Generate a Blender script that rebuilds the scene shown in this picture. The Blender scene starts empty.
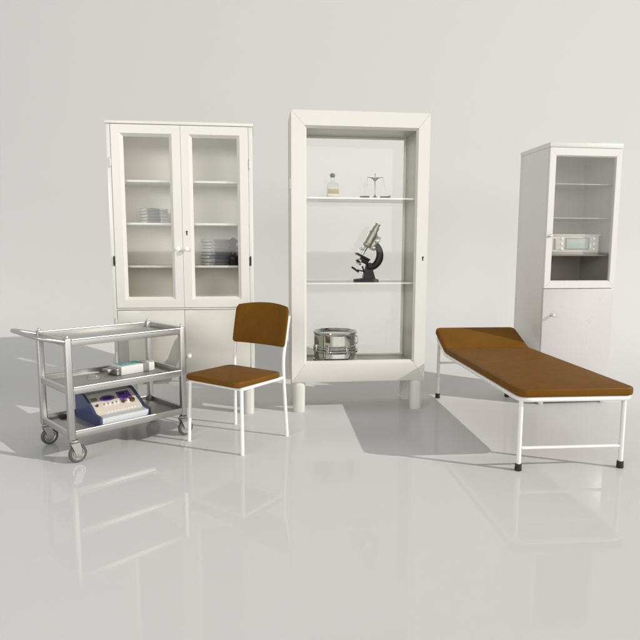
import bpy, bmesh, math, random
from mathutils import Vector, Matrix
random.seed(7)
PI = math.pi
sc = bpy.context.scene
C = sc.collection

# ---------------------------------------------------------------- materials
def srgb(r, g, b):
    f = lambda c: (c/255/12.92) if c/255 <= .04045 else ((c/255+.055)/1.055)**2.4
    return (f(r), f(g), f(b), 1)

def mat(name, col, rough=.5, metal=0, var=.06, vscale=6, bump=0, bscale=200, coat=0, ior=1.5, rvar=.08, spec=.5, emis=None):
    m = bpy.data.materials.new(name); m.use_nodes = True
    nt = m.node_tree; N = nt.nodes; L = nt.links
    b = N['Principled BSDF']
    b.inputs['Roughness'].default_value = rough
    b.inputs['Metallic'].default_value = metal
    b.inputs['IOR'].default_value = ior
    b.inputs['Specular IOR Level'].default_value = spec
    if coat:
        b.inputs['Coat Weight'].default_value = coat; b.inputs['Coat Roughness'].default_value = .06
    tc = N.new('ShaderNodeTexCoord')
    nz = N.new('ShaderNodeTexNoise'); nz.inputs['Scale'].default_value = vscale; nz.inputs['Detail'].default_value = 6
    L.new(tc.outputs['Object'], nz.inputs['Vector'])
    mx = N.new('ShaderNodeMix'); mx.data_type = 'RGBA'
    mx.inputs['A'].default_value = tuple(c*(1-var) for c in col[:3]) + (1,)
    mx.inputs['B'].default_value = tuple(min(1, c*(1+var)) for c in col[:3]) + (1,)
    L.new(nz.outputs['Fac'], mx.inputs['Factor'])
    L.new(mx.outputs['Result'], b.inputs['Base Color'])
    if rvar:
        mr = N.new('ShaderNodeMapRange'); mr.inputs['To Min'].default_value = max(0, rough-rvar); mr.inputs['To Max'].default_value = min(1, rough+rvar)
        nz2 = N.new('ShaderNodeTexNoise'); nz2.inputs['Scale'].default_value = vscale*3.1; nz2.inputs['Detail'].default_value = 4
        L.new(tc.outputs['Object'], nz2.inputs['Vector'])
        L.new(nz2.outputs['Fac'], mr.inputs['Value']); L.new(mr.outputs['Result'], b.inputs['Roughness'])
    if bump:
        bn = N.new('ShaderNodeTexNoise'); bn.inputs['Scale'].default_value = bscale; bn.inputs['Detail'].default_value = 5
        L.new(tc.outputs['Object'], bn.inputs['Vector'])
        bp = N.new('ShaderNodeBump'); bp.inputs['Strength'].default_value = bump; bp.inputs['Distance'].default_value = .002
        L.new(bn.outputs['Fac'], bp.inputs['Height']); L.new(bp.outputs['Normal'], b.inputs['Normal'])
    if emis:
        b.inputs['Emission Color'].default_value = emis; b.inputs['Emission Strength'].default_value = .25
    return m

def glass(name, tint=(1, 1, 1, 1), f0=.06, rough=0.0):
    """thin sheet glass: clear transmission plus a mirror layer that grows towards grazing angles"""
    m = bpy.data.materials.new(name); m.use_nodes = True
    nt = m.node_tree; N = nt.nodes; L = nt.links
    N.remove(N['Principled BSDF'])
    out = N['Material Output']
    tr = N.new('ShaderNodeBsdfTransparent'); tr.inputs['Color'].default_value = tint
    gl = N.new('ShaderNodeBsdfGlossy'); gl.inputs['Roughness'].default_value = rough
    geo = N.new('ShaderNodeNewGeometry')
    dot = N.new('ShaderNodeVectorMath'); dot.operation = 'DOT_PRODUCT'
    L.new(geo.outputs['Normal'], dot.inputs[0]); L.new(geo.outputs['Incoming'], dot.inputs[1])
    ab = N.new('ShaderNodeMath'); ab.operation = 'ABSOLUTE'; L.new(dot.outputs['Value'], ab.inputs[0])
    om = N.new('ShaderNodeMath'); om.operation = 'SUBTRACT'; om.inputs[0].default_value = 1; L.new(ab.outputs[0], om.inputs[1])
    pw = N.new('ShaderNodeMath'); pw.operation = 'POWER'; pw.inputs[1].default_value = 5; L.new(om.outputs[0], pw.inputs[0])
    ma = N.new('ShaderNodeMath'); ma.operation = 'MULTIPLY_ADD'; ma.inputs[1].default_value = 1-f0; ma.inputs[2].default_value = f0
    L.new(pw.outputs[0], ma.inputs[0])
    mx = N.new('ShaderNodeMixShader'); L.new(ma.outputs[0], mx.inputs['Fac'])
    L.new(tr.outputs[0], mx.inputs[1]); L.new(gl.outputs[0], mx.inputs[2]); L.new(mx.outputs[0], out.inputs['Surface'])
    return m

M = {}
M['floor'] = mat('studio floor paint', (.636, .638, .634, 1), .13, var=.012, vscale=.7, ior=1.3, rvar=.02)
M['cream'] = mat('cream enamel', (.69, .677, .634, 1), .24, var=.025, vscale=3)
M['cream_lit'] = mat('cream enamel lit inside', (.84, .81, .73, 1), .35, var=.03, vscale=3)  # lighter than the outside: brightness of the lit interior put into the colour
M['cream_shade'] = mat('shaded cream enamel', (.52, .51, .44, 1), .35, var=.03, vscale=3)  # darkened to olive: shade of the side walls painted into the enamel
M['cream_low_shade'] = mat('cream enamel shaded low', (.585, .572, .52, 1), .24, var=.03, vscale=3)  # same enamel darkened: light fading towards the lower doors is painted in
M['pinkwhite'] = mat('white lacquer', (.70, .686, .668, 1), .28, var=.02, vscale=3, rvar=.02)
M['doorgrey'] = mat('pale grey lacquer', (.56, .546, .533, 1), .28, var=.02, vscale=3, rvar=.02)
M['lacquer_shade'] = mat('white lacquer shaded inside', (.47, .445, .41, 1), .4, var=.03, vscale=3)  # white lacquer toned down: interior shade is put into the lining colour
M['white_tube'] = mat('white painted tube', (.85, .84, .82, 1), .28, var=.03, vscale=9)
M['leather'] = mat('brown leatherette', (.166, .074, .0105, 1), .5, spec=.035, var=.2, vscale=9, bump=.3, bscale=260, rvar=.08)
M['seam'] = mat('brown piping', (.115, .046, .008, 1), .45, var=.1)
M['steel'] = mat('brushed steel', (.50, .495, .48, 1), .34, .9, var=.03, vscale=8, rvar=.03)
M['steel_tray'] = mat('steel tray', (.44, .435, .42, 1), .5, .6, var=.05, vscale=5, rvar=.05)
M['steel_rim'] = mat('bright steel rim', (.66, .65, .63, 1), .3, .9, var=.03, vscale=8, rvar=.03)
M['chrome'] = mat('polished chrome', (.52, .51, .485, 1), .05, 1, var=.04, vscale=10, rvar=.02)
M['knob'] = mat('satin metal knob', (.82, .81, .79, 1), .16, .85, var=.03)
M['porcelain'] = mat('white porcelain', (.86, .86, .84, 1), .12, var=.02)
M['black_rubber'] = mat('black rubber', (.022, .022, .022, 1), .6, var=.15)
M['tyre'] = mat('grey rubber tyre', (.09, .09, .088, 1), .55, var=.15, vscale=30)
M['dark_iron'] = mat('black enamel iron', (.012, .012, .012, 1), .3, var=.2, spec=.25)
M['bronze'] = mat('worn grey brass', (.30, .285, .235, 1), .24, 1, var=.15, vscale=40)
M['key'] = mat('dark keyhole', (.02, .019, .017, 1), .5, .3)
M['navy'] = mat('navy plastic', (.066, .082, .18, 1), .35, var=.08, bump=.1, bscale=300)
M['console'] = mat('cream console plate', (.72, .66, .57, 1), .35, var=.04)
M['iceblue'] = mat('pale grey plastic', (.68, .72, .74, 1), .35, var=.03)
M['greyplate'] = mat('grey plastic lid', (.42, .44, .45, 1), .4, var=.06)
M['purple'] = mat('purple print', (.17, .09, .36, 1), .4, var=.1)
M['purple_dark'] = mat('dark display', (.05, .03, .12, 1), .2)
M['brownknob'] = mat('brown knob', (.12, .06, .035, 1), .3, var=.1)
M['teal'] = mat('teal print', (.055, .42, .39, 1), .4, var=.12, vscale=40)
M['boxwhite'] = mat('white box plastic', (.80, .79, .76, 1), .4, var=.03)
M['boxgrey'] = mat('grey metal end', (.34, .34, .33, 1), .3, .8, var=.1)
M['lcd'] = mat('green grey lcd', (.33, .43, .38, 1), .2, var=.1, vscale=12)
M['devgrey'] = mat('grey instrument case', (.56, .535, .49, 1), .35, var=.05)
M['devdark'] = mat('grey instrument bezel', (.20, .20, .185, 1), .35)
M['paper'] = mat('white page edges', (.70, .70, .69, 1), .6, var=.12, vscale=60)
M['cover'] = mat('grey journal cover', (.19, .195, .20, 1), .3, var=.15, vscale=10)
M['cover_blue'] = mat('blue grey journal cover', (.15, .155, .19, 1), .3, var=.15, vscale=10)
M['label'] = mat('tan paper label', (.46, .38, .22, 1), .6, var=.15, vscale=60)
M['label_pale'] = mat('pale paper label', (.72, .68, .58, 1), .6, var=.08, vscale=60)
M['cork'] = mat('dark stopper', (.16, .15, .13, 1), .4, var=.2, vscale=60)
M['glass'] = glass('window glass', (.995, .996, .992, 1), .045)
M['glass_display'] = glass('display glass', (.995, .996, .992, 1), .017)
M['glass_shelf'] = glass('shelf glass', (.95, .97, .95, 1), .06)
M['glass_edge'] = mat('polished glass edge', (.86, .88, .83, 1), .15, var=.05)
M['glass_smoke'] = glass('grey window glass', (.97, .965, .955, 1), .05)
M['glass_edge_dark'] = mat('dark glass edge', (.30, .31, .28, 1), .2, var=.1)
M['glass_clear'] = glass('thin clear glass', (.975, .98, .98, 1), .08)

# ---------------------------------------------------------------- mesh helpers
def finish(name, bm, m, parent=None, angle=35, kind=None):
    bmesh.ops.recalc_face_normals(bm, faces=bm.faces[:])
    me = bpy.data.meshes.new(name); bm.to_mesh(me); bm.free()
    for i in (m if isinstance(m, (list, tuple)) else [m]): me.materials.append(M[i])
    for p in me.polygons: p.use_smooth = True
    me.set_sharp_from_angle(angle=math.radians(angle))
    o = bpy.data.objects.new(name, me); C.objects.link(o)
    if parent is not None: o.parent = parent
    if kind: o['kind'] = kind
    return o

def nb(): return bmesh.new()

def box(bm, x0, x1, y0, y1, z0, z1, bev=.002, mi=0, seg=2, mx=None):
    t = bmesh.new()
    bmesh.ops.create_cube(t, size=1)
    for v in t.verts:
        v.co = Vector((x0+(v.co.x+.5)*(x1-x0), y0+(v.co.y+.5)*(y1-y0), z0+(v.co.z+.5)*(z1-z0)))
    if bev:
        bmesh.ops.bevel(t, geom=t.edges[:], offset=min(bev, .45*min(abs(x1-x0), abs(y1-y0), abs(z1-z0))), segments=seg, profile=.5, affect='EDGES')
    if mx is not None: t.transform(mx)
    for f in t.faces: f.material_index = mi
    merge(bm, t)

def merge(bm, t):
    me = bpy.data.meshes.new('tmp'); t.to_mesh(me); t.free()
    n = len(bm.faces); mis = [p.material_index for p in me.polygons]
    bm.from_mesh(me); bm.faces.ensure_lookup_table()
    for i, k in enumerate(mis): bm.faces[n+i].material_index = k
    bpy.data.meshes.remove(me)

def fillet(pts, r, n=6, closed=False):
    pts = [Vector(p) for p in pts]; out = []; N = len(pts)
    for i, p in enumerate(pts):
        if not closed and i in (0, N-1): out.append(p); continue
        a = pts[(i-1) % N]-p; b = pts[(i+1) % N]-p
        rr = min(r, a.length*.48, b.length*.48)
        if a.angle(b) > PI-.02: out.append(p); continue
        A = p+a.normalized()*rr; B = p+b.normalized()*rr
        for k in range(n+1):
            t = k/n; out.append(A*(1-t)**2+p*2*t*(1-t)+B*t*t)
    return out

def tube(bm, pts, r, seg=12, closed=False, mi=0, caps=True):
    pts = [Vector(p) for p in pts]; N = len(pts); rings = []
    up = None
    for i, p in enumerate(pts):
        if closed: d = pts[(i+1) % N]-pts[i-1]
        else: d = pts[min(i+1, N-1)]-pts[max(i-1, 0)]
        d.normalize()
        if up is None:
            up = Vector((0, 0, 1)) if abs(d.z) < .9 else Vector((1, 0, 0))
        up = (up-d*up.dot(d)).normalized(); sd = d.cross(up)
        rr = r[i] if isinstance(r, (list, tuple)) else r
        rings.append([bm.verts.new(p+(up*math.cos(2*PI*k/seg)+sd*math.sin(2*PI*k/seg))*rr) for k in range(seg)])
    for i in range(N if closed else N-1):
        a, b = rings[i], rings[(i+1) % N]
        for k in range(seg):
            f = bm.faces.new((a[k], a[(k+1) % seg], b[(k+1) % seg], b[k])); f.material_index = mi
    if not closed and caps:
        for rg in (rings[0], rings[-1]):
            f = bm.faces.new(rg); f.material_index = mi

def lathe(bm, prof, seg=40, mx=None, mi=0):
    rings = []; mx = mx or Matrix()
    for r, z in prof:
        if r < 1e-6: rings.append([bm.verts.new(mx @ Vector((0, 0, z)))])
        else: rings.append([bm.verts.new(mx @ Vector((r*math.cos(2*PI*k/seg), r*math.sin(2*PI*k/seg), z))) for k in range(seg)])
    for a, b in zip(rings, rings[1:]):
        for k in range(seg):
            j = (k+1) % seg
            if len(a) == 1 and len(b) == 1: continue
            if len(a) == 1: f = bm.faces.new((a[0], b[k], b[j]))
            elif len(b) == 1: f = bm.faces.new((a[k], a[j], b[0]))
            else: f = bm.faces.new((a[k], a[j], b[j], b[k]))
            f.material_index = mi

def loft(bm, loops, caps=True, mi=0):
    R = [[bm.verts.new(Vector(p)) for p in lp] for lp in loops]
    for a, b in zip(R, R[1:]):
        n = len(a)
        for k in range(n):
            f = bm.faces.new((a[k], a[(k+1) % n], b[(k+1) % n], b[k])); f.material_index = mi
    if caps:
        for c in (R[0], R[-1]):
            f = bm.faces.new(c); f.material_index = mi

def frame(bm, x0, x1, z0, z1, wl, wr, wb, wt, yf, yr, yb, s1=.75, gap=.0005, mi=0):
    """picture frame of four mitred bars: flat face, then a chamfer running in to the glass"""
    prof = [(0, yb), (0, yf+.002), (.002/max(wl, .01), yf), (s1, yf), (1, yr), (1, yb)]
    def pt(cx, cz, s, y):
        x = x0+s*wl if cx < 0 else x1-s*wr
        z = z0+s*wb if cz < 0 else z1-s*wt
        return Vector((x, y, z))
    for a, b in (((-1, -1), (1, -1)), ((1, -1), (1, 1)), ((1, 1), (-1, 1)), ((-1, 1), (-1, -1))):
        d = Vector((b[0]-a[0], 0, b[1]-a[1])).normalized()*gap
        loft(bm, [[pt(a[0], a[1], s, y)+d for s, y in prof], [pt(b[0], b[1], s, y)-d for s, y in prof]], mi=mi)

def cushion(bm, u0, u1, v0, v1, th, rc, re, mx=None, crown=.006, rcs=None, n=8, mi=0):
    """upholstered slab: rounded outline, rounded edges, slightly crowned top"""
    mx = mx or Matrix()
    rcs = rcs or (rc,)*4
    def outline(ins, z):
        o = []
        for (cx, cy, a0), r in zip(((u1, v1, 0), (u0, v1, PI/2), (u0, v0, PI), (u1, v0, 1.5*PI)), rcs):
            sx = 1 if cx == u1 else -1; sy = 1 if cy == v1 else -1
            px, py = cx-sx*r, cy-sy*r; rr = max(r-ins, .001)
            for k in range(n+1):
                a = a0+PI/2*k/n
                ex = -sx*max(0, ins-r); ey = -sy*max(0, ins-r)
                o.append(mx @ Vector((px+ex+rr*math.cos(a), py+ey+rr*math.sin(a), z)))
        return o
    loops = []
    for k in range(5):
        a = PI/2*k/4; loops.append(outline(re*(1-math.sin(a)), re*(1-math.cos(a))))
    for k in range(5):
        a = PI/2*k/4; loops.append(outline(re*(1-math.cos(a)), th-re*(1-math.sin(a))))
    for q in (.02, .05, .09, .14):
        loops.append(outline(re+q, th+crown*min(1, q/.1)))
    loft(bm, loops, mi=mi)

def rod(bm, a, b, r, seg=12, mi=0): tube(bm, [a, b], r, seg, mi=mi)

def thing(name, label, cat, loc=(0, 0, 0), rotz=0, group=None):
    o = bpy.data.objects.new(name, None); C.objects.link(o); o.empty_display_size = .1
    o.location = loc; o.rotation_euler = (0, 0, rotz); o['label'] = label; o['category'] = cat
    if group: o['group'] = group
    return o

def tag(o, label, cat, group=None):
    o['label'] = label; o['category'] = cat
    if group: o['group'] = group
    return o

def place(base, u, v, z):
    c, s = math.cos(base[2]), math.sin(base[2])
    return (base[0]+u*c-v*s, base[1]+u*s+v*c, z)

def piping(parent, u0, u1, v0, v1, rcs, th, mx, ins=.006, r=.0026, drop=.004):
    pts = []
    for (cx, cy, a0), rr in zip(((u1, v1, 0), (u0, v1, PI/2), (u0, v0, PI), (u1, v0, 1.5*PI)), rcs):
        sx = 1 if cx == u1 else -1; sy = 1 if cy == v1 else -1
        for k in range(7):
            a = a0+PI/2*k/6; q = max(rr-ins, .004); e = max(rr, ins+.004)
            pts.append(mx @ Vector((cx-sx*e+q*math.cos(a), cy-sy*e+q*math.sin(a), th-drop)))
    b = nb(); tube(b, pts, r, 8, closed=True)
    return finish('piping', b, 'seam', parent)

# base frames of the big pieces: x, y, turn
TR = (-1.4062, 3.1243, .7794); CH = (-.8344, 3.519, -.599); C1 = (-1.4714, 4.0205, .109)
C2 = (-.2089, 4.157, .109); C3 = (1.7306, 4.4042, .1226); CO = (1.102, 3.037, .0782)

# ---------------------------------------------------------------- the setting: floor that sweeps up into the backdrop
Y0, RS = 4.75, 3.6
bm = nb()
prof = [(-8, 0), (-4, 0), (0, 0), (3, 0), (4.2, 0), (Y0, 0)]
y_, z_ = Y0, 0.0
for k in range(60):
    q = (k+.5)/60; a = PI/2*q*q*(3-2*q)
    y_ += RS/60*math.cos(a); z_ += RS/60*math.sin(a); prof.append((y_, z_))
prof += [(y_, 4), (y_, 9)]
xs = [-90, -30, -10, -5, 0, 5, 10, 30, 90]
rows = [[bm.verts.new((x, y, z)) for x in xs] for y, z in prof]
for a, b in zip(rows, rows[1:]):
    for k in range(len(xs)-1): bm.faces.new((a[k], a[k+1], b[k+1], b[k]))
fl = finish('floor', bm, 'floor', kind='structure', angle=80)

# the sweep behind the furniture is matt, the floor in front is sealed and faintly glossy
nt = M['floor'].node_tree; N = nt.nodes; L = nt.links
bs = N['Principled BSDF']; tc = N.new('ShaderNodeTexCoord'); sx = N.new('ShaderNodeSeparateXYZ'); L.new(tc.outputs['Object'], sx.inputs[0])
for sock, a, e in (('Roughness', .02, .85), ('Specular IOR Level', .19, .03)):
    mr = N.new('ShaderNodeMapRange'); mr.interpolation_type = 'SMOOTHSTEP'
    mr.inputs['From Min'].default_value = 2.6; mr.inputs['From Max'].default_value = 7
    mr.inputs['To Min'].default_value = a; mr.inputs['To Max'].default_value = e
    L.new(sx.outputs['Y'], mr.inputs['Value']); L.new(mr.outputs['Result'], bs.inputs[sock])

# ---------------------------------------------------------------- small shared pieces
def knob(parent, u, z, y, m='porcelain', r=.017, L=.034):
    b = nb()
    lathe(b, [(.0, 0), (r*.75, 0), (r*.72, .003), (r*.42, .006), (r*.38, L*.42), (r*.8, L*.55), (r, L*.75), (r*.85, L*.95), (r*.4, L*1.05), (0, L*1.07)], 24,
          Matrix.Translation((u, y, z)) @ Matrix.Rotation(PI/2, 4, 'X'))
    return finish('knob', b, m, parent)

def keyhole(parent, u, z, y):
    b = nb()
    lathe(b, [(0, 0), (.0065, 0), (.0065, .0025), (0, .0025)], 16, Matrix.Translation((u, y, z+.009)) @ Matrix.Rotation(PI/2, 4, 'X'))
    box(b, u-.0036, u+.0036, y-.0022, y+.001, z-.016, z+.006, .0005)
    return finish('keyhole', b, 'key', parent)

def hinge(parent, u, z, y, m='cream', h=.055):
    b = nb()
    tube(b, [(u, y, z-h/2), (u, y, z+h/2)], .006, 12)
    for s in (-1, 1):
        lathe(b, [(0, 0), (.0045, .002), (.0045, .006), (0, .008)], 12, Matrix.Translation((u, y, z+s*h/2-(.008 if s < 0 else 0))))
    return finish('hinge', b, m, parent)

def pane(parent, u0, u1, z0, z1, y, m='glass', th=.004, name='pane'):
    b = nb(); box(b, u0, u1, y, y+th, z0, z1, 0)
    return finish(name, b, m, parent)

def leg_block(parent, u0, u1, v0, v1, z1, m):
    """stout square leg, softly rounded and drawn in a little to the floor"""
    b = nb(); loops = []
    cu, cv = (u0+u1)/2, (v0+v1)/2; hu, hv = (u1-u0)/2, (v1-v0)/2
    for z, s in ((0, .90), (.006, .95), (z1*.35, .96), (z1*.7, .97), (z1*.88, 1), (z1*.96, .97), (z1, .9)):
        lp = []
        for sx, sy, a0 in ((1, 1, 0), (-1, 1, PI/2), (-1, -1, PI), (1, -1, 1.5*PI)):
            r = .8
            for k in range(5):
                a = a0+PI/2*k/4
                lp.append((cu+hu*s*(sx*(1-r)+r*math.cos(a)), cv+hv*s*(sy*(1-r)+r*math.sin(a)), z))
        loops.append(lp)
    loft(b, loops)
    return finish('leg', b, m, parent, angle=50)

# ---------------------------------------------------------------- wide two-door medicine cabinet
W, T, B, D = .9966, 2.0945, .2437, .36
t = thing('medicine_cabinet', 'wide cream cabinet with two glazed doors above two solid doors, behind the steel trolley', 'cabinet', (C1[0], C1[1], 0), C1[2])
b = nb()
box(b, 0, .022, .022, D, B, T-.022, .0015); box(b, W-.022, W, .022, D, B, T-.022, .0015)
box(b, .022, W-.022, D-.014, D-.002, B, T-.022, 0)
box(b, .022, W-.022, .03, D-.014, B, B+.02, 0); box(b, .022, W-.022, .03, D-.014, .785, .805, 0)
finish('body', b, 'cream_lit', t)
b = nb(); box(b, -.006, W+.006, -.008, D+.004, T-.0215, T, .003); finish('top', b, 'cream', t)
b = nb()
box(b, 0, .028, 0, .0215, B, T-.022, .0015); box(b, W-.028, W, 0, .0215, B, T-.022, .0015)
box(b, .0285, W-.0285, .004, .0215, .787, .7995, .001); box(b, .0285, W-.0285, .003, .0215, B, .262, .0015)
finish('face_frame', b, 'cream', t)
for z in (1.702, 1.405, 1.102):
    b = nb(); box(b, .023, W-.023, .045, D-.016, z-.016, z, .002); finish('shelf', b, 'cream', t)
for i, (a, e) in enumerate(((.030, .4978), (.4992, W-.030))):
    dr = nb()
    frame(dr, a, e, .8015, 2.0705, .080 if i == 0 else .078, .078 if i == 0 else .080, .078, .080, -.004, .014, .021, s1=.74, gap=0)
    d = finish('glazed_door', dr, 'cream', t)
    pane(d, a+.076, e-.076, .876, 1.993, .0155)
    knob(d, .464+.002 if i == 0 else .529, 1.22, -.004)
    for z in (1.815, 1.135): hinge(d, .022 if i == 0 else W-.022, z, -.003, 'cream' if z > 1.5 else 'key')
    if i: keyhole(d, .529, 1.333, -.004)
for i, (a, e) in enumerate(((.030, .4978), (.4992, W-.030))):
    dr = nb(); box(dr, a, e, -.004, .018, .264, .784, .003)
    d = finish('solid_door', dr, 'cream_low_shade', t)
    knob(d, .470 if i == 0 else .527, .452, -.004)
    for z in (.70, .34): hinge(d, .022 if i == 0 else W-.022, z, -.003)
for u in (.006, W-.086):
    for v in (.004, D-.084): leg_block(t, u, u+.08, v, v+.08, B, 'cream')

# journals in the cabinet
def journal(u, v, z, w, l, h, rz, cov, label, group):
    p = place(C1, u, v, z)
    o = thing('journal', label, 'journal', p, C1[2]+rz, group)
    b = nb(); box(b, -w/2, w/2, -l/2, l/2, 0, .0022, .0006); box(b, -w/2, w/2, -l/2, l/2, h-.0022, h, .0006)
    box(b, -w/2, w/2, -l/2, -l/2+.0022, .0023, h-.0023, .0003)
    finish('cover', b, cov, o)
    b = nb(); box(b, -w/2+.002, w/2-.002, -l/2+.003, l/2-.003, .0024, h-.0024, 0); finish('pages', b, 'paper', o)
nm = ['bottom', 'second from bottom', 'third from bottom', 'fourth from bottom', 'fifth from bottom', 'sixth from bottom', 'seventh from bottom', 'topmost']
z = 1.4055
for i, h in enumerate((.0215, .019, .023, .018, .0215)):
    w = 'bottom' if i == 0 else 'topmost' if i == 4 else nm[i]
    journal(.275+random.uniform(-.006, .006), .19, z, .165, .125, h, .62+random.uniform(-.05, .05), 'cover', 'grey journal, %s in the short stack of the wide cabinet' % w, 'journals stacked in the wide cabinet')
    z += h+.0008
z = 1.1025
for i, h in enumerate((.022, .025, .024, .021, .026, .022, .024, .020)):
    w = 'bottom' if i == 0 else 'topmost' if i == 7 else nm[i]
    journal(.715+random.uniform(-.008, .008), .185, z, .165, .14, h, .62+random.uniform(-.06, .06), 'cover_blue' if i in (2, 3) else 'cover', ('blue grey' if i in (2, 3) else 'grey')+' journal, %s in the tall stack of the wide cabinet' % w, 'journals stacked in the wide cabinet')
    z += h+.0008
# dark turned stand next to the tall stack
b = nb()
lathe(b, [(0, 0), (.038, 0), (.042, .012), (.034, .03), (.040, .05), (.036, .066), (.02, .08), (.018, .10), (.036, .115), (.04, .13), (.026, .145), (.02, .155), (.034, .165), (.036, .18), (.018, .195), (.008, .202), (0, .204)], 28)
o = finish('turned_stand', b, 'dark_iron'); o.location = place(C1, .848, .115, 1.1025)
tag(o, 'small dark turned metal stand beside the tall stack of journals in the wide cabinet', 'stand')

# ---------------------------------------------------------------- glass display cabinet
W, T, B, D = 1.0138, 2.2006, .2311, .395
t = thing('display_cabinet', 'tall cream display cabinet with one big mitred glass door and see-through back, in the middle', 'cabinet', (C2[0], C2[1], 0), C2[2])
b = nb()
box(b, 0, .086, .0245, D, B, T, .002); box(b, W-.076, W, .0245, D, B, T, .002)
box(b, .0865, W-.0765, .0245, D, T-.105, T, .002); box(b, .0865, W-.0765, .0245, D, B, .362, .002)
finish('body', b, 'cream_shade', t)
b = nb()
frame(b, .0868, W-.0768, .3625, T-.1055, .045, .018, .012, .014, D-.022, D-.022, D-.001, s1=.9); finish('back_frame', b, 'cream_lit', t)
pane(t, .129, W-.092, .372, T-.117, D-.014, 'glass_display', name='back_pane')
b = nb(); frame(b, 0, W, B, T, .112, .098, .160, .122, 0, .019, .024, s1=.86, gap=.0007)
d = finish('glazed_door', b, 'cream', t)
pane(d, .108, W-.094, .386, T-.118, .020, 'glass_display')
keyhole(d, .980, 1.155, 0)
for z in (1.69, .72):
    b = nb(); tube(b, [(-.004, .012, z-.035), (-.004, .012, z+.035)], .007, 12); finish('hinge', b, 'cream', d)
for z, nme in ((1.6, 'shelf'), (.975, 'shelf')):
    b = nb(); box(b, .0875, W-.0775, .05, D-.03, z-.011, z, 0)
    for f in b.faces:
        if abs(f.normal.z) < .5: f.material_index = 1
    finish('shelf', b, ['glass_shelf', 'glass_edge'], t)
for u in (.010, W-.104):
    for v in (.006, D-.092): leg_block(t, u, u+.094, v, v+.088, B, 'cream')

# apothecary bottle
p = place(C2, .321, .17, 1.6005)
t = thing('apothecary_bottle', 'small clear square bottle with tan label and dark stopper on the top glass shelf', 'bottle', p, C2[2])
b = nb()
def sq(r, z, k=.35):
    lp = []
    for sx, sy, a0 in ((1, 1, 0), (-1, 1, PI/2), (-1, -1, PI), (1, -1, 1.5*PI)):
        for i in range(5):
            a = a0+PI/2*i/4; lp.append((r*(sx*(1-k)+k*math.cos(a)), r*(sy*(1-k)+k*math.sin(a)), z))
    return lp
loft(b, [sq(.036, 0), sq(.042, .006), sq(.042, .095), sq(.034, .112, .6), sq(.016, .122, 1), sq(.013, .128, 1), sq(.013, .148, 1), sq(.017, .150, 1), sq(.017, .155, 1)], caps=False)
b.faces.new(b.verts[:20][::-1])
finish('glass_body', b, 'glass_clear', t, angle=50)
b = nb(); box(b, -.0428, .0428, -.0445, -.0425, .034, .068, .0005); box(b, -.0428, -.0385, -.0448, -.0426, .004, .09, .0005); finish('label_band', b, 'label', t)
for z0, z1 in ((.010, .030), (.072, .078)):
    b = nb(); box(b, -.0405, .0405, -.0438, -.0424, z0, z1, .0004); finish('pale_label', b, 'label_pale', t)
b = nb(); lathe(b, [(0, .1555), (.012, .1555), (.017, .162), (.020, .172), (.017, .182), (.008, .187), (0, .188)], 20); finish('stopper', b, 'cork', t)

# balance scale
p = place(C2, .645, .17, 1.6005)
t = thing('balance_scale', 'tiny metal balance scale with two low pans on the top glass shelf', 'scale', p, C2[2])
b = nb(); lathe(b, [(0, 0), (.034, 0), (.036, .006), (.02, .012), (.012, .02), (.006, .026), (.0042, .034), (.004, .14), (.007, .146), (.004, .152), (.003, .182), (.005, .186), (0, .192)], 20); finish('pillar', b, 'steel', t)
b = nb()
tube(b, [(-.060, 0, .163), (-.03, 0, .158), (0, 0, .156), (.03, 0, .158), (.060, 0, .163)], [.002, .003, .0042, .003, .002], 8)
tube(b, [(-.026, 0, .160), (0, 0, .134), (.026, 0, .160)], .005, 8)
finish('beam', b, 'bronze', t)
for s in (-1, 1):
    b = nb()
    lathe(b, [(0, .004), (.024, .004), (.036, .012), (.038, .020), (.036, .020), (.034, .014), (.023, .0065), (0, .0065)], 24, Matrix.Translation((s*.078, 0, 0)))
    pn = finish('pan', b, 'bronze', t)
    b = nb()
    for k in range(3):
        a = k*2*PI/3+.5; rod(b, (s*.060, 0, .163), (s*.078+.036*math.cos(a), .036*math.sin(a), .020), .0005, 5)
    finish('chain', b, 'steel', pn)
b = nb(); lathe(b, [(0, 0), (.007, 0), (.0075, .016), (.004, .018), (.004, .022), (.006, .025), (0, .030)], 14)
o = finish('brass_weight', b, 'bronze'); o.location = place(C2, .645+.108, .135, 1.6005)
tag(o, 'tiny brass weight standing at the right of the balance scale', 'weight')

# microscope, seen from the side
p = place(C2, .585, .17, .9755)
t = thing('microscope', 'old black and brass microscope with tilted tube on the lower glass shelf', 'microscope', p, C2[2])
b = nb()
# horseshoe foot
for s in (-1, 1):
    loft(b, [[(-.092, s*.030+dy*.6, dz) for dy, dz in ((-.016, 0), (.016, 0), (.013, .018), (-.013, .018))],
             [(-.02, s*.040+dy, dz) for dy, dz in ((-.018, 0), (.018, 0), (.014, .026), (-.014, .026))],
             [(.06, s*.026+dy, dz) for dy, dz in ((-.022, 0), (.022, 0), (.016, .026), (-.016, .026))],
             [(.092, s*.010+dy, dz) for dy, dz in ((-.020, 0), (.020, 0), (.014, .018), (-.014, .018))]])
loft(b, [[(x, y, z) for x, y in ((-.035+z*.25, -.03+z*.12), (.075-z*.28, -.03+z*.12), (.075-z*.28, .03-z*.12), (-.035+z*.25, .03-z*.12))] for z in (.012, .05, .09, .135)])
finish('foot', b, 'dark_iron', t)
b = nb()   # curved limb
cpts = []
for k in range(15):
    a = -1.75+k*(1.75+.95)/14
    cpts.append((.018+.088*math.cos(a), 0, .205+.098*math.sin(a)))
n = len(cpts)
tube(b, cpts, [.030-.007*abs(2*i/(n-1)-1) for i in range(n)], 14)
lathe(b, [(0, -.034), (.018, -.034), (.018, .034), (0, .034)], 18, Matrix.Translation((.026, 0, .128)) @ Matrix.Rotation(PI/2, 4, 'X'))
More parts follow.
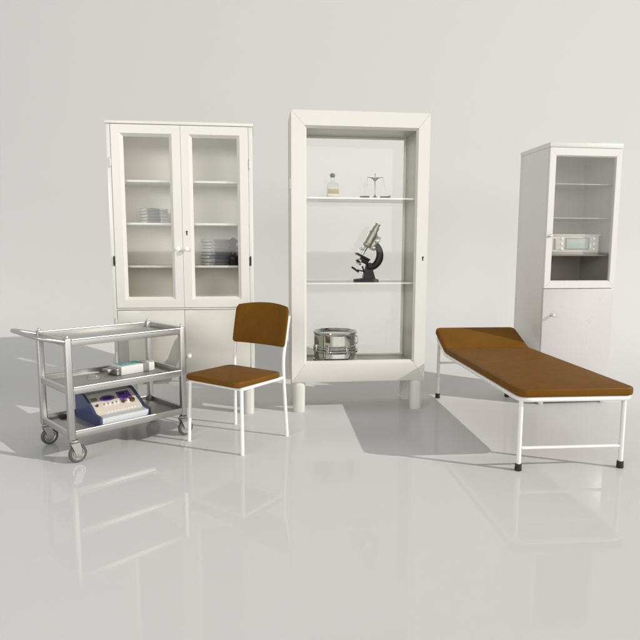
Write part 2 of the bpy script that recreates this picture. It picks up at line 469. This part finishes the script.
finish('limb', b, 'dark_iron', t)
ax = Vector((.46, 0, .888)).normalized()
tilt = Matrix.Rotation(math.atan2(ax.x, ax.z), 4, 'Y')
mt = Matrix.Translation((-.018, 0, .232)) @ tilt
b = nb(); lathe(b, [(0, 0), (.011, 0), (.013, .02), (.015, .035), (.028, .04), (.034, .05), (.034, .062), (.029, .068), (.029, .15), (.033, .152), (.033, .162), (.025, .166), (.0245, .205), (.018, .207), (.018, .222), (.021, .224), (.021, .232), (0, .234)], 24, mt)
tb = finish('optical_tube', b, 'bronze', t)
b = nb(); lathe(b, [(0, -.028), (.009, -.028), (.011, -.012), (.012, 0), (0, 0)], 18, mt); lathe(b, [(0, 0), (.009, 0), (.011, .018), (.014, .022), (0, .024)], 16, Matrix.Translation((-.045, 0, .262)) @ Matrix.Rotation(-.35, 4, 'Y') @ Matrix.Rotation(PI, 4, 'X') ); finish('objective', b, 'chrome', tb)
b = nb()
box(b, .026, .070, -.018, .018, .035, .150, .008, mx=mt)
finish('slide_block', b, 'bronze', t)
for s, zz, r in ((-1, .115, .017), (1, .115, .017), (-1, .055, .011), (1, .055, .011)):
    b = nb(); lathe(b, [(0, .018), (.006, .018), (.006, .03), (r, .031), (r, .046), (r*.6, .049), (0, .049)], 18, mt @ Matrix.Translation((.048, 0, zz)) @ Matrix.Rotation(-s*PI/2, 4, 'X')); finish('focus_knob', b, 'chrome', t)
b = nb(); box(b, -.070, .046, -.042, .042, -.007, .007, .004, mx=Matrix.Translation((-.018, 0, .186)) @ Matrix.Rotation(.46, 4, 'Y')); finish('stage', b, 'dark_iron', t)
b = nb(); box(b, -.040, .030, -.020, .020, -.050, -.008, .006, mx=Matrix.Translation((0, 0, .186)) @ Matrix.Rotation(.46, 4, 'Y')); box(b, -.060, -.030, -.024, .024, -.062, -.045, .005, mx=Matrix.Translation((0, 0, .186)) @ Matrix.Rotation(.46, 4, 'Y')); finish('bracket', b, 'dark_iron', t)
b = nb()
mc = Matrix.Translation((-.048, 0, .163)) @ tilt
lathe(b, [(0, -.034), (.020, -.034), (.022, -.022), (.014, -.02), (.014, -.012), (.022, -.01), (.022, .002), (.016, .006), (0, .006)], 20, mc)
finish('condenser', b, 'chrome', t)
b = nb(); rod(b, (-.02, 0, .08), (-.085, 0, .112-.02), .005, 8); rod(b, (-.03, 0, .12), (-.012, 0, .055), .006, 8)
lathe(b, [(0, -.006), (.034, -.006), (.036, 0), (.034, .006), (0, .006)], 24, Matrix.Translation((-.086, 0, .093)) @ Matrix.Rotation(.62, 4, 'Y'))
finish('mirror', b, 'dark_iron', t)

# steel sterilising drum
p = place(C2, .352, .203, .3625)
t = thing('sterilising_drum', 'round polished steel sterilising drum on the floor of the display cabinet', 'drum', p, C2[2])
R = .174
b = nb(); lathe(b, [(0, 0), (R*.96, 0), (R*.985, .003), (R*.99, .009), (R*.985, .015), (R*.95, .019), (R*.955, .030), (R*.97, .034), (R*.955, .038), (R*.95, .070), (R*.965, .074), (R*.99, .079), (R*.995, .085), (R*.985, .091), (R*.95, .094), (0, .094)], 72); finish('lower_body', b, 'chrome', t, angle=22)
b = nb(); lathe(b, [(R*.94, .095), (R*.99, .098), (R*1.0, .104), (R*.985, .110), (R*.955, .113), (R*.975, .117), (R*.985, .121), (R*.975, .125), (R*.95, .128), (R*.95, .205), (R*.965, .210), (R*.985, .216), (R*.99, .222), (R*.98, .228), (R*.955, .230), (R*.93, .224), (R*.90, .215), (R*.3, .213), (0, .213)], 72); finish('lid', b, 'chrome', t, angle=22)
for a in (-2.75, -2.05, -1.15, -.35, .9, 2.2):
    ca, sa = math.cos(a), math.sin(a); rr = R*.985
    mx_ = Matrix.Translation((rr*ca, rr*sa, 0)) @ Matrix.Rotation(a, 4, 'Z')
    b = nb(); box(b, -.006, .006, -.012, .012, .066, .134, .003, mx=mx_); rod(b, mx_ @ Vector((.005, -.011, .124)), mx_ @ Vector((.005, .011, .124)), .005, 10); rod(b, mx_ @ Vector((.005, -.011, .076)), mx_ @ Vector((.005, .011, .076)), .004, 10); finish('latch', b, 'chrome', t)
b = nb(); mx_ = Matrix.Translation((R*.97*math.cos(-.5), R*.97*math.sin(-.5), 0)) @ Matrix.Rotation(-.5, 4, 'Z')
tube(b, fillet([mx_ @ Vector((0, 0, .20)), mx_ @ Vector((.016, 0, .195)), mx_ @ Vector((.018, 0, .150)), mx_ @ Vector((0, 0, .140))], .012), .004, 8)
finish('clasp', b, 'chrome', t)

# ---------------------------------------------------------------- narrow cabinet on the right
W, T, B, D, MID = .590, 2.0274, .032, .471, .9227
t = thing('narrow_cabinet', 'narrow white cabinet with one glazed door above a solid door, behind the couch', 'cabinet', (C3[0], C3[1], 0), C3[2])
b = nb()
box(b, 0, .02, .0225, D, B, T-.036, .0015); box(b, W-.02, W, .0225, D, B, T-.036, .0015); box(b, .0205, W-.0205, D-.016, D-.002, B, T-.036, 0)
box(b, .0205, W-.0205, .0225, D-.017, B, B+.03, 0); box(b, .0205, W-.0205, .0225, D-.017, MID-.012, MID+.012, 0)
finish('body', b, 'pinkwhite', t)
b = nb(); box(b, .0212, W-.0212, D-.0215, D-.0165, MID+.02, T-.04, 0); box(b, .0207, .0235, .03, D-.022, MID+.02, T-.04, 0); box(b, W-.0235, W-.0207, .03, D-.022, MID+.02, T-.04, 0); finish('lining', b, 'lacquer_shade', t)
b = nb(); box(b, -.002, W+.002, -.004, D+.002, T-.0355, T, .003); finish('top', b, 'pinkwhite', t)
b = nb(); frame(b, .002, W-.002, MID+.003, T-.037, .056, .050, .060, .066, -.002, .008, .021, s1=.86)
d = finish('glazed_door', b, 'pinkwhite', t)
pane(d, .055, W-.049, MID+.06, T-.101, .009, 'glass_smoke')
knob(d, .024, 1.328, -.002, 'knob', .0135, .036)
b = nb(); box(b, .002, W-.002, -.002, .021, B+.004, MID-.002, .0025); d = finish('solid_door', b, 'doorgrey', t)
knob(d, .078, .718, -.002, 'knob', .0135, .036)
for z in (1.731, 1.472, 1.185):
    b = nb(); box(b, .024, W-.024, .05, D-.023, z-.008, z, 0)
    for f in b.faces:
        if abs(f.normal.z) < .5: f.material_index = 1
    finish('shelf', b, ['glass_shelf', 'glass_edge_dark'], t)
for u in (.012, W-.052):
    for v in (.012, D-.06):
        b = nb(); box(b, u, u+.04, v, v+.04, 0, B-.0005, .003); finish('foot', b, 'devgrey', t)

p = place(C3, .118, .10, 1.1855)
t = thing('lab_meter', 'flat grey electronic lab meter with greenish screen inside the narrow cabinet', 'meter', p, C3[2])
b = nb(); box(b, -.04, .385, 0, .25, .012, .150, .008); box(b, -.046, .392, -.006, .252, .146, .160, .004); box(b, -.043, .388, -.004, .25, 0, .0115, .003); finish('case', b, 'devgrey', t)
b = nb(); box(b, .098, .302, -.005, .002, .040, .132, .003); finish('bezel', b, 'devdark', t)
b = nb(); box(b, .108, .290, -.0075, -.004, .048, .124, .001); finish('screen', b, 'lcd', t)
for u in (.070, .340):
    for z in (.045, .085, .125):
        b = nb(); lathe(b, [(0, 0), (.010, 0), (.0105, .005), (.008, .009), (0, .009)], 16, Matrix.Translation((u, 0, z)) @ Matrix.Rotation(PI/2, 4, 'X')); finish('button', b, 'porcelain', t)
b = nb(); box(b, .006, .020, -.006, .001, .035, .128, .002); finish('grip', b, 'devdark', t)
for z in (.03, .126):
    b = nb(); box(b, -.02, .026, -.004, .001, z, z+.006, .001); finish('trim', b, 'porcelain', t)
b = nb(); box(b, .306, .318, -.005, .001, .05, .085, .002); finish('switch', b, 'porcelain', t)

# ---------------------------------------------------------------- examination couch
W, LN, H = .5908, 1.583, .4225
t = thing('examination_couch', 'low examination couch with brown padded top and raised head on white tube legs', 'couch', (CO[0], CO[1], 0), CO[2])
U0, U1, V0, VH, VE = -.018, W+.032, -.030, 1.315, 1.60
zf = H-.014
hz = .083
b = nb()
tube(b, fillet([(U0, VH+.02, zf), (U0, V0, zf), (U1, V0, zf), (U1, VH+.02, zf)], .075, 8), .0135, 12)
rod(b, (U0, VH, zf), (U1, VH, zf), .011, 10)
finish('frame', b, 'white_tube', t)
b = nb()
tube(b, fillet([(U0, VH-.03, zf), (U0, VH+.03, zf+.004), (U0, VE-.005, zf+.105), (U1, VE-.005, zf+.105), (U1, VH+.03, zf+.004), (U1, VH-.03, zf)], .06, 8), .0125, 12)
finish('head_frame', b, 'white_tube', t)
b = nb(); cushion(b, U0-.012, U1+.012, V0-.012, VH-.004, .046, .05, .013, Matrix.Translation((0, 0, H)), crown=.003, rcs=(.012, .012, .05, .05)); mt_ = finish('mattress', b, 'leather', t, angle=60)
piping(mt_, U0-.012, U1+.012, V0-.012, VH-.004, (.012, .012, .05, .05), .046, Matrix.Translation((0, 0, H)))
ang = math.atan2(.105, VE-VH-.03)
b = nb(); cushion(b, U0-.014, U1+.014, 0, .325, .046, .05, .013, Matrix.Translation((0, VH+.006, H+.002)) @ Matrix.Rotation(ang, 4, 'X'), crown=.003, rcs=(.045, .045, .015, .015)); finish('head_cushion', b, 'leather', t, angle=60)
for u in (0, W):
    for v in (0, LN):
        zt = zf if v == 0 else zf+.098
        b = nb(); rod(b, (u, v, .03), (u, v, zt), .0130, 14)
        lg = finish('leg', b, 'white_tube', t)
        b = nb(); lathe(b, [(0, 0), (.0175, 0), (.019, .004), (.018, .038), (.014, .040), (0, .040)], 18, Matrix.Translation((u, v, 0))); finish('rubber_foot', b, 'black_rubber', lg)
for v, z in ((0, .128), (LN, .295)):
    b = nb(); rod(b, (.0131, v, z), (W-.0131, v, z), .0095, 12); finish('crossbar', b, 'white_tube', t)
for v in (.20, ):
    b = nb(); rod(b, (U0, v, zf), (U1, v, zf), .009, 10); finish('slat_bar', b, 'white_tube', t)

# ---------------------------------------------------------------- chair
W, DP = .455, .4285
t = thing('chair', 'plain chair with brown padded seat and backrest on thin white legs', 'chair', (CH[0], CH[1], 0), CH[2])
sz = .405
for u in (0, W):
    s = 1 if u == 0 else -1
    b = nb(); tube(b, fillet([(u, 0, 0), (u+s*.012, .012, sz-.012)], .02), .0115, 12); finish('leg', b, 'white_tube', t)
    b = nb(); tube(b, fillet([(u, DP+.005, 0), (u+s*.014, DP-.012, sz), (u+s*.016, DP-.012, .52), (u+s*.012, DP+.045, .79)], .12, 8), .0115, 12)
    finish('back_post', b, 'white_tube', t)
b = nb()
for u in (.013, W-.013): rod(b, (u, .0125, sz-.012), (u, DP-.012, sz-.012), .0105, 10)
rod(b, (.013, .0125, sz-.0125), (W-.013, .0125, sz-.0125), .0095, 10); rod(b, (.013, DP-.0135, sz-.0125), (W-.013, DP-.0135, sz-.0125), .0095, 10)
finish('seat_frame', b, 'white_tube', t)
b = nb(); cushion(b, -.008, W-.002, -.03, DP-.035, .036, .05, .013, Matrix.Translation((0, 0, sz)) @ Matrix.Rotation(-.012, 4, 'X'), crown=.005); st_ = finish('seat', b, 'leather', t, angle=60)
piping(st_, -.008, W-.002, -.03, DP-.035, (.05,)*4, .036, Matrix.Translation((0, 0, sz)) @ Matrix.Rotation(-.012, 4, 'X'))
b = nb(); loops = []
NS = 26
for i in range(NS+1):
    s = -1+2*i/NS
    e = max(0, (abs(s)-.90)/.10); sh = math.sqrt(max(0, 1-e*e))
    u = W/2+s*(W/2-.004)
    top = .865-.022*s*s-.018*(1-sh); bot = .588+.004*s*s+.010*(1-sh)
    th = .034*(.35+.65*sh)
    bow = .040*(1-s*s)
    lp = []
    n = 16
    for k in range(n):
        a = 2*PI*k/n; ca, sa = math.cos(a), math.sin(a)
        q = 4.5
        rr = (abs(ca)**q+abs(sa)**q)**(-1/q)
        zz = (top+bot)/2+(top-bot)/2*sa*rr
        vv = DP-.002+bow+(zz-.6)*.20+th/2*ca*rr
        lp.append((u, vv-.012, zz))
    loops.append(lp)
# more points along the vertical faces keep the pad smooth
loft(b, loops); finish('backrest', b, 'leather', t, angle=55)

# ---------------------------------------------------------------- steel trolley
LN, W = .72, .438
t = thing('instrument_trolley', 'three-tier steel instrument trolley with push handle and grey castors', 'trolley', (TR[0], TR[1], 0), TR[2])
pr = .0175
for u in (0, LN):
    for v in (0, W):
        b = nb(); box(b, u-pr, u+pr, v-pr, v+pr, .135, .722, .006, seg=3)
        lathe(b, [(0, .738), (.005, .737), (.009, .731), (.010, .7225), (0, .7225)], 14, Matrix.Translation((u, v, 0)))
        finish('post', b, 'steel', t)
for z0, z1 in ((.148, .190), (.400, .443), (.674, .716)):
    b = nb()
    g = pr+.0005
    box(b, g, LN-g, -.010, W+.010, z0+.004, z0+.008, 0, mi=1)
    box(b, -.010, g-.0002, g, W-g, z0+.004, z0+.008, 0, mi=1); box(b, LN-g+.0002, LN+.010, g, W-g, z0+.004, z0+.008, 0, mi=1)
    for v in (-.0125, W+.0095): box(b, g, LN-g, v, v+.003, z0, z1-.003, .0005)
    for u in (-.0125, LN+.0095): box(b, u, u+.003, g, W-g, z0, z1-.003, .0005)
    for v in (-.011, W+.011): rod(b, (g, v, z1-.005), (LN-g, v, z1-.005), .0062, 12, mi=2)
    for u in (-.011, LN+.011): rod(b, (u, g, z1-.005), (u, W-g, z1-.005), .0062, 12, mi=2)
    finish('tray', b, ['steel', 'steel_tray', 'steel_rim'], t)
b = nb()
tube(b, fillet([(-pr, 0, .702), (-.150, .0, .735), (-.165, W, .742), (-pr, W, .702)], .075, 8), .0125, 14)
finish('handle', b, 'steel', t)
for u in (0.012, LN-.004):
    for v in (0, W):
        cu = u+.016
        b = nb()
        lathe(b, [(0, .134), (.024, .134), (.026, .130), (.024, .124), (.012, .120), (.012, .114), (0, .114)], 20, Matrix.Translation((u, v, 0)))
        for s in (-1, 1):
            y = v+s*.0205
            loft(b, [[(u-.026, y-.0016, .118), (u+.024, y-.0016, .118), (u+.024, y+.0016, .118), (u-.026, y+.0016, .118)],
                     [(u-.012, y-.0016, .085), (u+.032, y-.0016, .085), (u+.032, y+.0016, .085), (u-.012, y+.0016, .085)],
                     [(cu-.013, y-.0016, .044), (cu+.013, y-.0016, .044), (cu+.013, y+.0016, .044), (cu-.013, y+.0016, .044)]])
        box(b, u-.026, u+.024, v-.0218, v+.0218, .1145, .1185, .001)
        rod(b, (cu, v-.026, .052), (cu, v+.026, .052), .006, 12)
        fk = finish('castor', b, 'steel_tray', t)
        wm = Matrix.Translation((cu, v, .052)) @ Matrix.Rotation(PI/2, 4, 'X')
        b = nb(); lathe(b, [(.036, -.013), (.043, -.0145), (.049, -.011), (.052, -.004), (.052, .004), (.049, .011), (.043, .0145), (.036, .013), (.036, -.013)], 40, wm)
        finish('tyre', b, 'tyre', fk)
        b = nb(); lathe(b, [(0, -.016), (.010, -.016), (.012, -.010), (.026, -.008), (.031, -.012), (.0358, -.012), (.0358, .012), (.031, .012), (.026, .008), (.012, .010), (.010, .016), (0, .016)], 32, wm)
        finish('hub', b, 'steel', fk)

# stimulator box on the bottom tray: navy cheeks, sloping cream console
p = place(TR, .185, .050, .1565)
t = thing('therapy_device', 'navy and white therapy device with sloping console and purple panels on the bottom tray', 'device', p, TR[2]+.03)
Lw = .335
for u in (0, Lw-.016):
    bb = nb()
    pts = [(-.004, 0), (.335, 0), (.335, .176), (.222, .160), (.122, .106), (.07, .066), (-.004, .058)]
    loft(bb, [[(u, y, z) for y, z in pts], [(u+.016, y, z) for y, z in pts]]); finish('side_cheek', bb, 'navy', t, angle=20)
def slab(parent, name, m, pts, u0, u1):
    b = nb(); loft(b, [[(u0, y, z) for y, z in pts], [(u1, y, z) for y, z in pts]]); return finish(name, b, m, parent, angle=20)
slab(t, 'front_panel', 'iceblue', [(-.002, .006), (.012, .006), (.062, .052), (.062, .056), (-.002, .052)], .0165, Lw-.0165)
slab(t, 'base', 'navy', [(0.001, 0), (.325, 0), (.325, .0053), (.001, .0053)], .0165, Lw-.0165)
con = slab(t, 'console', 'console', [(.0625, .050), (.130, .050), (.220, .140), (.218, .148), (.120, .094), (.0625, .0565)], .0165, Lw-.0165)
slab(t, 'top_lid', 'greyplate', [(.2205, .135), (.325, .15), (.325, .168), (.2205, .1515)], .0165, Lw-.0165)
slab(t, 'back_panel', 'navy', [(.317, .0055), (.325, .0055), (.325, .1485), (.317, .1485)], .0165, Lw-.0165)
sl = math.atan2(.148-.094, .218-.120)
cm = Matrix.Translation((0, .120, .094)) @ Matrix.Rotation(sl, 4, 'X')
b = nb(); 
lathe(b, [(0, 0), (1, 0), (1, .002), (.96, .0028), (0, .0028)], 32, cm @ Matrix.Translation((.135, .062, 0)) @ Matrix.Diagonal((.048, .026, 1, 1))); ov = finish('oval_panel', b, 'purple', t)
b = nb(); box(b, .108, .162, .052, .072, .0029, .0042, .0006, mx=cm); finish('display', b, 'purple_dark', ov)
b = nb(); box(b, .205, .290, .022, .102, -.001, .0025, .001, mx=cm); sqp = finish('square_panel', b, 'purple', t)
b = nb(); box(b, .216, .256, .068, .088, .0027, .004, .0005, mx=cm); box(b, .225, .262, .032, .044, .0027, .0036, .0005, mx=cm); finish('display', b, 'purple_dark', sqp)
b = nb(); box(b, .032, .070, .055, .082, -.001, .003, .001, mx=cm); finish('plate', b, 'devdark', t)
for u, y, r, m in ((.045, .012, .008, 'brownknob'), (.10, .010, .0075, 'porcelain'), (.125, .012, .0075, 'porcelain'), (.155, .010, .0075, 'porcelain'), (.18, .012, .0075, 'porcelain'), (.215, .008, .011, 'brownknob'), (.245, .008, .010, 'porcelain'), (.275, .010, .018, 'brownknob')):
    b = nb(); lathe(b, [(0, 0), (r, 0), (r*.95, .012), (r*.8, .015), (0, .015)], 18, cm @ Matrix.Translation((u, y-.005, -.001))); finish('control_knob', b, m, t)
b = nb()
for k in range(9): box(b, .085+k*.022, .097+k*.022, .0635+.004, .0675+.012, .0585, .0635, .001, mx=Matrix.Translation((0, .004, .003)))
finish('key_row', b, 'porcelain', t)

b = nb(); box(b, -.02, .02, -.014, .014, 0, .026, .004); rod(b, (-.024, 0, .012), (-.02, 0, .012), .005, 8)
o = finish('power_plug', b, 'black_rubber'); o.location = place(TR, .105, .40, .1565); o.rotation_euler = (0, 0, TR[2])
tag(o, 'small black power plug at the back left of the bottom trolley tray', 'plug')

# white carton with teal print on the middle tray
p = place(TR, .415, .236, .4085)
t = thing('dispenser_box', 'flat white box with teal top and grey metal end on the middle tray', 'box', p, TR[2]+.10)
b = nb(); box(b, .004, .252, 0, .138, 0, .056, .004); finish('body', b, 'boxwhite', t)
b = nb(); box(b, .028, .185, .030, .118, .0555, .0585, .001); tp = finish('top_panel', b, 'teal', t)
b = nb()
for k in range(4): box(b, .038, .038+random.uniform(.05, .12), .042+k*.018, .048+k*.018, .0587, .0592, 0)
finish('print_lines', b, 'greyplate', tp)
b = nb(); box(b, .200, .240, .030, .118, .0555, .0575, .001); finish('slot_plate', b, 'greyplate', t)
b = nb(); box(b, -.022, .003, .012, .128, .004, .044, .002); box(b, -.060, -.021, .055, .125, .022, .040, .003); finish('metal_end', b, 'boxgrey', t)

# clear glass dish and flask on the middle tray
b = nb(); lathe(b, [(0, 0), (.040, 0), (.043, .003), (.044, .022), (.0425, .022), (.0415, .004), (0, .002)], 32)
o = finish('glass_dish', b, 'glass_clear', angle=50); o.location = place(TR, .255, .27, .4085)
tag(o, 'shallow clear glass dish at the left of the middle trolley tray', 'dish')
b = nb(); lathe(b, [(0, 0), (.032, 0), (.036, .004), (.034, .012), (.012, .12), (.010, .13), (.010, .165), (.013, .168), (.013, .171), (.008, .171), (.008, .13), (.010, .118), (.031, .012), (0, .003)], 28)
o = finish('glass_flask', b, 'glass_clear', angle=50); o.location = place(TR, .47, .405, .4085)
tag(o, 'slim conical clear glass flask behind the white box on the middle tray', 'flask')

# ---------------------------------------------------------------- camera
cam = bpy.data.cameras.new('camera'); co = bpy.data.objects.new('camera', cam); C.objects.link(co)
cam.sensor_width = 36; cam.lens = 568.5744/640*36; cam.clip_end = 1000; cam.clip_start = .05
pitch = math.atan((320-252.185)/568.5744)
co.matrix_world = Matrix.Translation((0, 0, 1.2)) @ Matrix.Rotation(PI/2-pitch, 4, 'X') @ Matrix.Rotation(.0025, 4, 'Z')
sc.camera = co

# ---------------------------------------------------------------- light: one hard key lamp from the right, bright studio around
A_E, K_E, W_H, W_Z, W_S = 17, 2.6, .93, .40, 1.85
az, el = math.radians(20.5), math.radians(27.4)
kd = Vector((math.cos(az)*math.cos(el), -math.sin(az)*math.cos(el), math.sin(el)))
def lamp(name, loc, E, dist, col, rad):
    l = bpy.data.lights.new(name, 'POINT'); l.energy = E*4*PI*dist*dist; l.color = col; l.shadow_soft_size = rad
    o = bpy.data.objects.new(name, l); C.objects.link(o); o.location = loc
    return o
DK = 45
lamp('key_lamp', Vector((0, 3.6, .6))+kd*DK, K_E, DK, (1, .955, .88), .14)
sl_ = bpy.data.lights.new('added_fill', 'AREA'); sl_.shape = 'RECTANGLE'; sl_.size = 1.7; sl_.size_y = 1.5; sl_.energy = A_E; sl_.spread = math.radians(80); sl_.color = (1, .985, .96)  # added fill lamp out of view, lifts cabinet fronts and interiors
so = bpy.data.objects.new('added_fill', sl_); C.objects.link(so); so.location = (-3.5, -1.8, 3.0)
so.rotation_euler = (Vector((-.3, 4.2, 1.75))-so.location).to_track_quat('-Z', 'Y').to_euler()

w = bpy.data.worlds.new('World'); sc.world = w; w.use_nodes = True
nt = w.node_tree; N = nt.nodes; L = nt.links
bg = N['Background']; bg.inputs['Strength'].default_value = 1
tc = N.new('ShaderNodeTexCoord'); sp = N.new('ShaderNodeSeparateXYZ'); L.new(tc.outputs['Generated'], sp.inputs[0])
rp = N.new('ShaderNodeValToRGB'); cr = rp.color_ramp
mr = N.new('ShaderNodeMapRange'); mr.inputs['From Min'].default_value = -1; L.new(sp.outputs['Z'], mr.inputs['Value']); L.new(mr.outputs['Result'], rp.inputs['Fac'])
cr.elements[0].position = 0; cr.elements[0].color = (.05, .05, .05, 1)
cr.elements[1].position = 1; cr.elements[1].color = (W_Z*.985, W_Z*.995, W_Z*1.01, 1)
for p_, v_ in ((.496, .06), (.502, W_H), (.60, W_H*.9), (.72, W_H*.4+W_Z*.4), (.82, W_Z)):
    e = cr.elements.new(p_); e.color = (v_*.995, v_, v_*1.005, 1)
# a bright low strip of studio light far behind the camera: it is what the cabinet panes mirror
vm = N.new('ShaderNodeVectorMath'); vm.operation = 'DOT_PRODUCT'; L.new(tc.outputs['Generated'], vm.inputs[0]); vm.inputs[1].default_value = (.309, -.951, 0)
def sstep(src, a, e, lo=0, hi=1):
    n = N.new('ShaderNodeMapRange'); n.interpolation_type = 'SMOOTHSTEP'
    n.inputs['From Min'].default_value = a; n.inputs['From Max'].default_value = e; n.inputs['To Min'].default_value = lo; n.inputs['To Max'].default_value = hi
    L.new(src, n.inputs['Value']); return n.outputs['Result']
def mul(a, b_):
    n = N.new('ShaderNodeMath'); n.operation = 'MULTIPLY'; L.new(a, n.inputs[0])
    if isinstance(b_, (int, float)): n.inputs[1].default_value = b_
    else: L.new(b_, n.inputs[1])
    return n.outputs[0]
strip = mul(mul(mul(sstep(vm.outputs['Value'], .76, .90), sstep(sp.outputs['Z'], -.002, .003)), sstep(sp.outputs['Z'], .20, .36, 1, 0)), W_S)
ad = N.new('ShaderNodeMix'); ad.data_type = 'RGBA'; ad.blend_type = 'ADD'; ad.inputs['Factor'].default_value = 1; ad.clamp_result = False
L.new(rp.outputs['Color'], ad.inputs['A']); cc = N.new('ShaderNodeCombineColor')
for nm_, k_ in (('Red', 1.0), ('Green', .972), ('Blue', .905)): L.new(mul(strip, k_), cc.inputs[nm_])
L.new(cc.outputs[0], ad.inputs['B'])
L.new(ad.outputs['Result'], bg.inputs['Color'])

sc.render.engine = 'CYCLES'
sc.cycles.max_bounces = 10; sc.cycles.transparent_max_bounces = 24
sc.cycles.use_denoising = True
sc.cycles.caustics_reflective = False; sc.cycles.caustics_refractive = False
sc.cycles.sample_clamp_indirect = 2; sc.cycles.blur_glossy = .5
sc.view_settings.view_transform = 'Standard'; sc.view_settings.look = 'None'; sc.view_settings.exposure = 0; sc.view_settings.gamma = 1
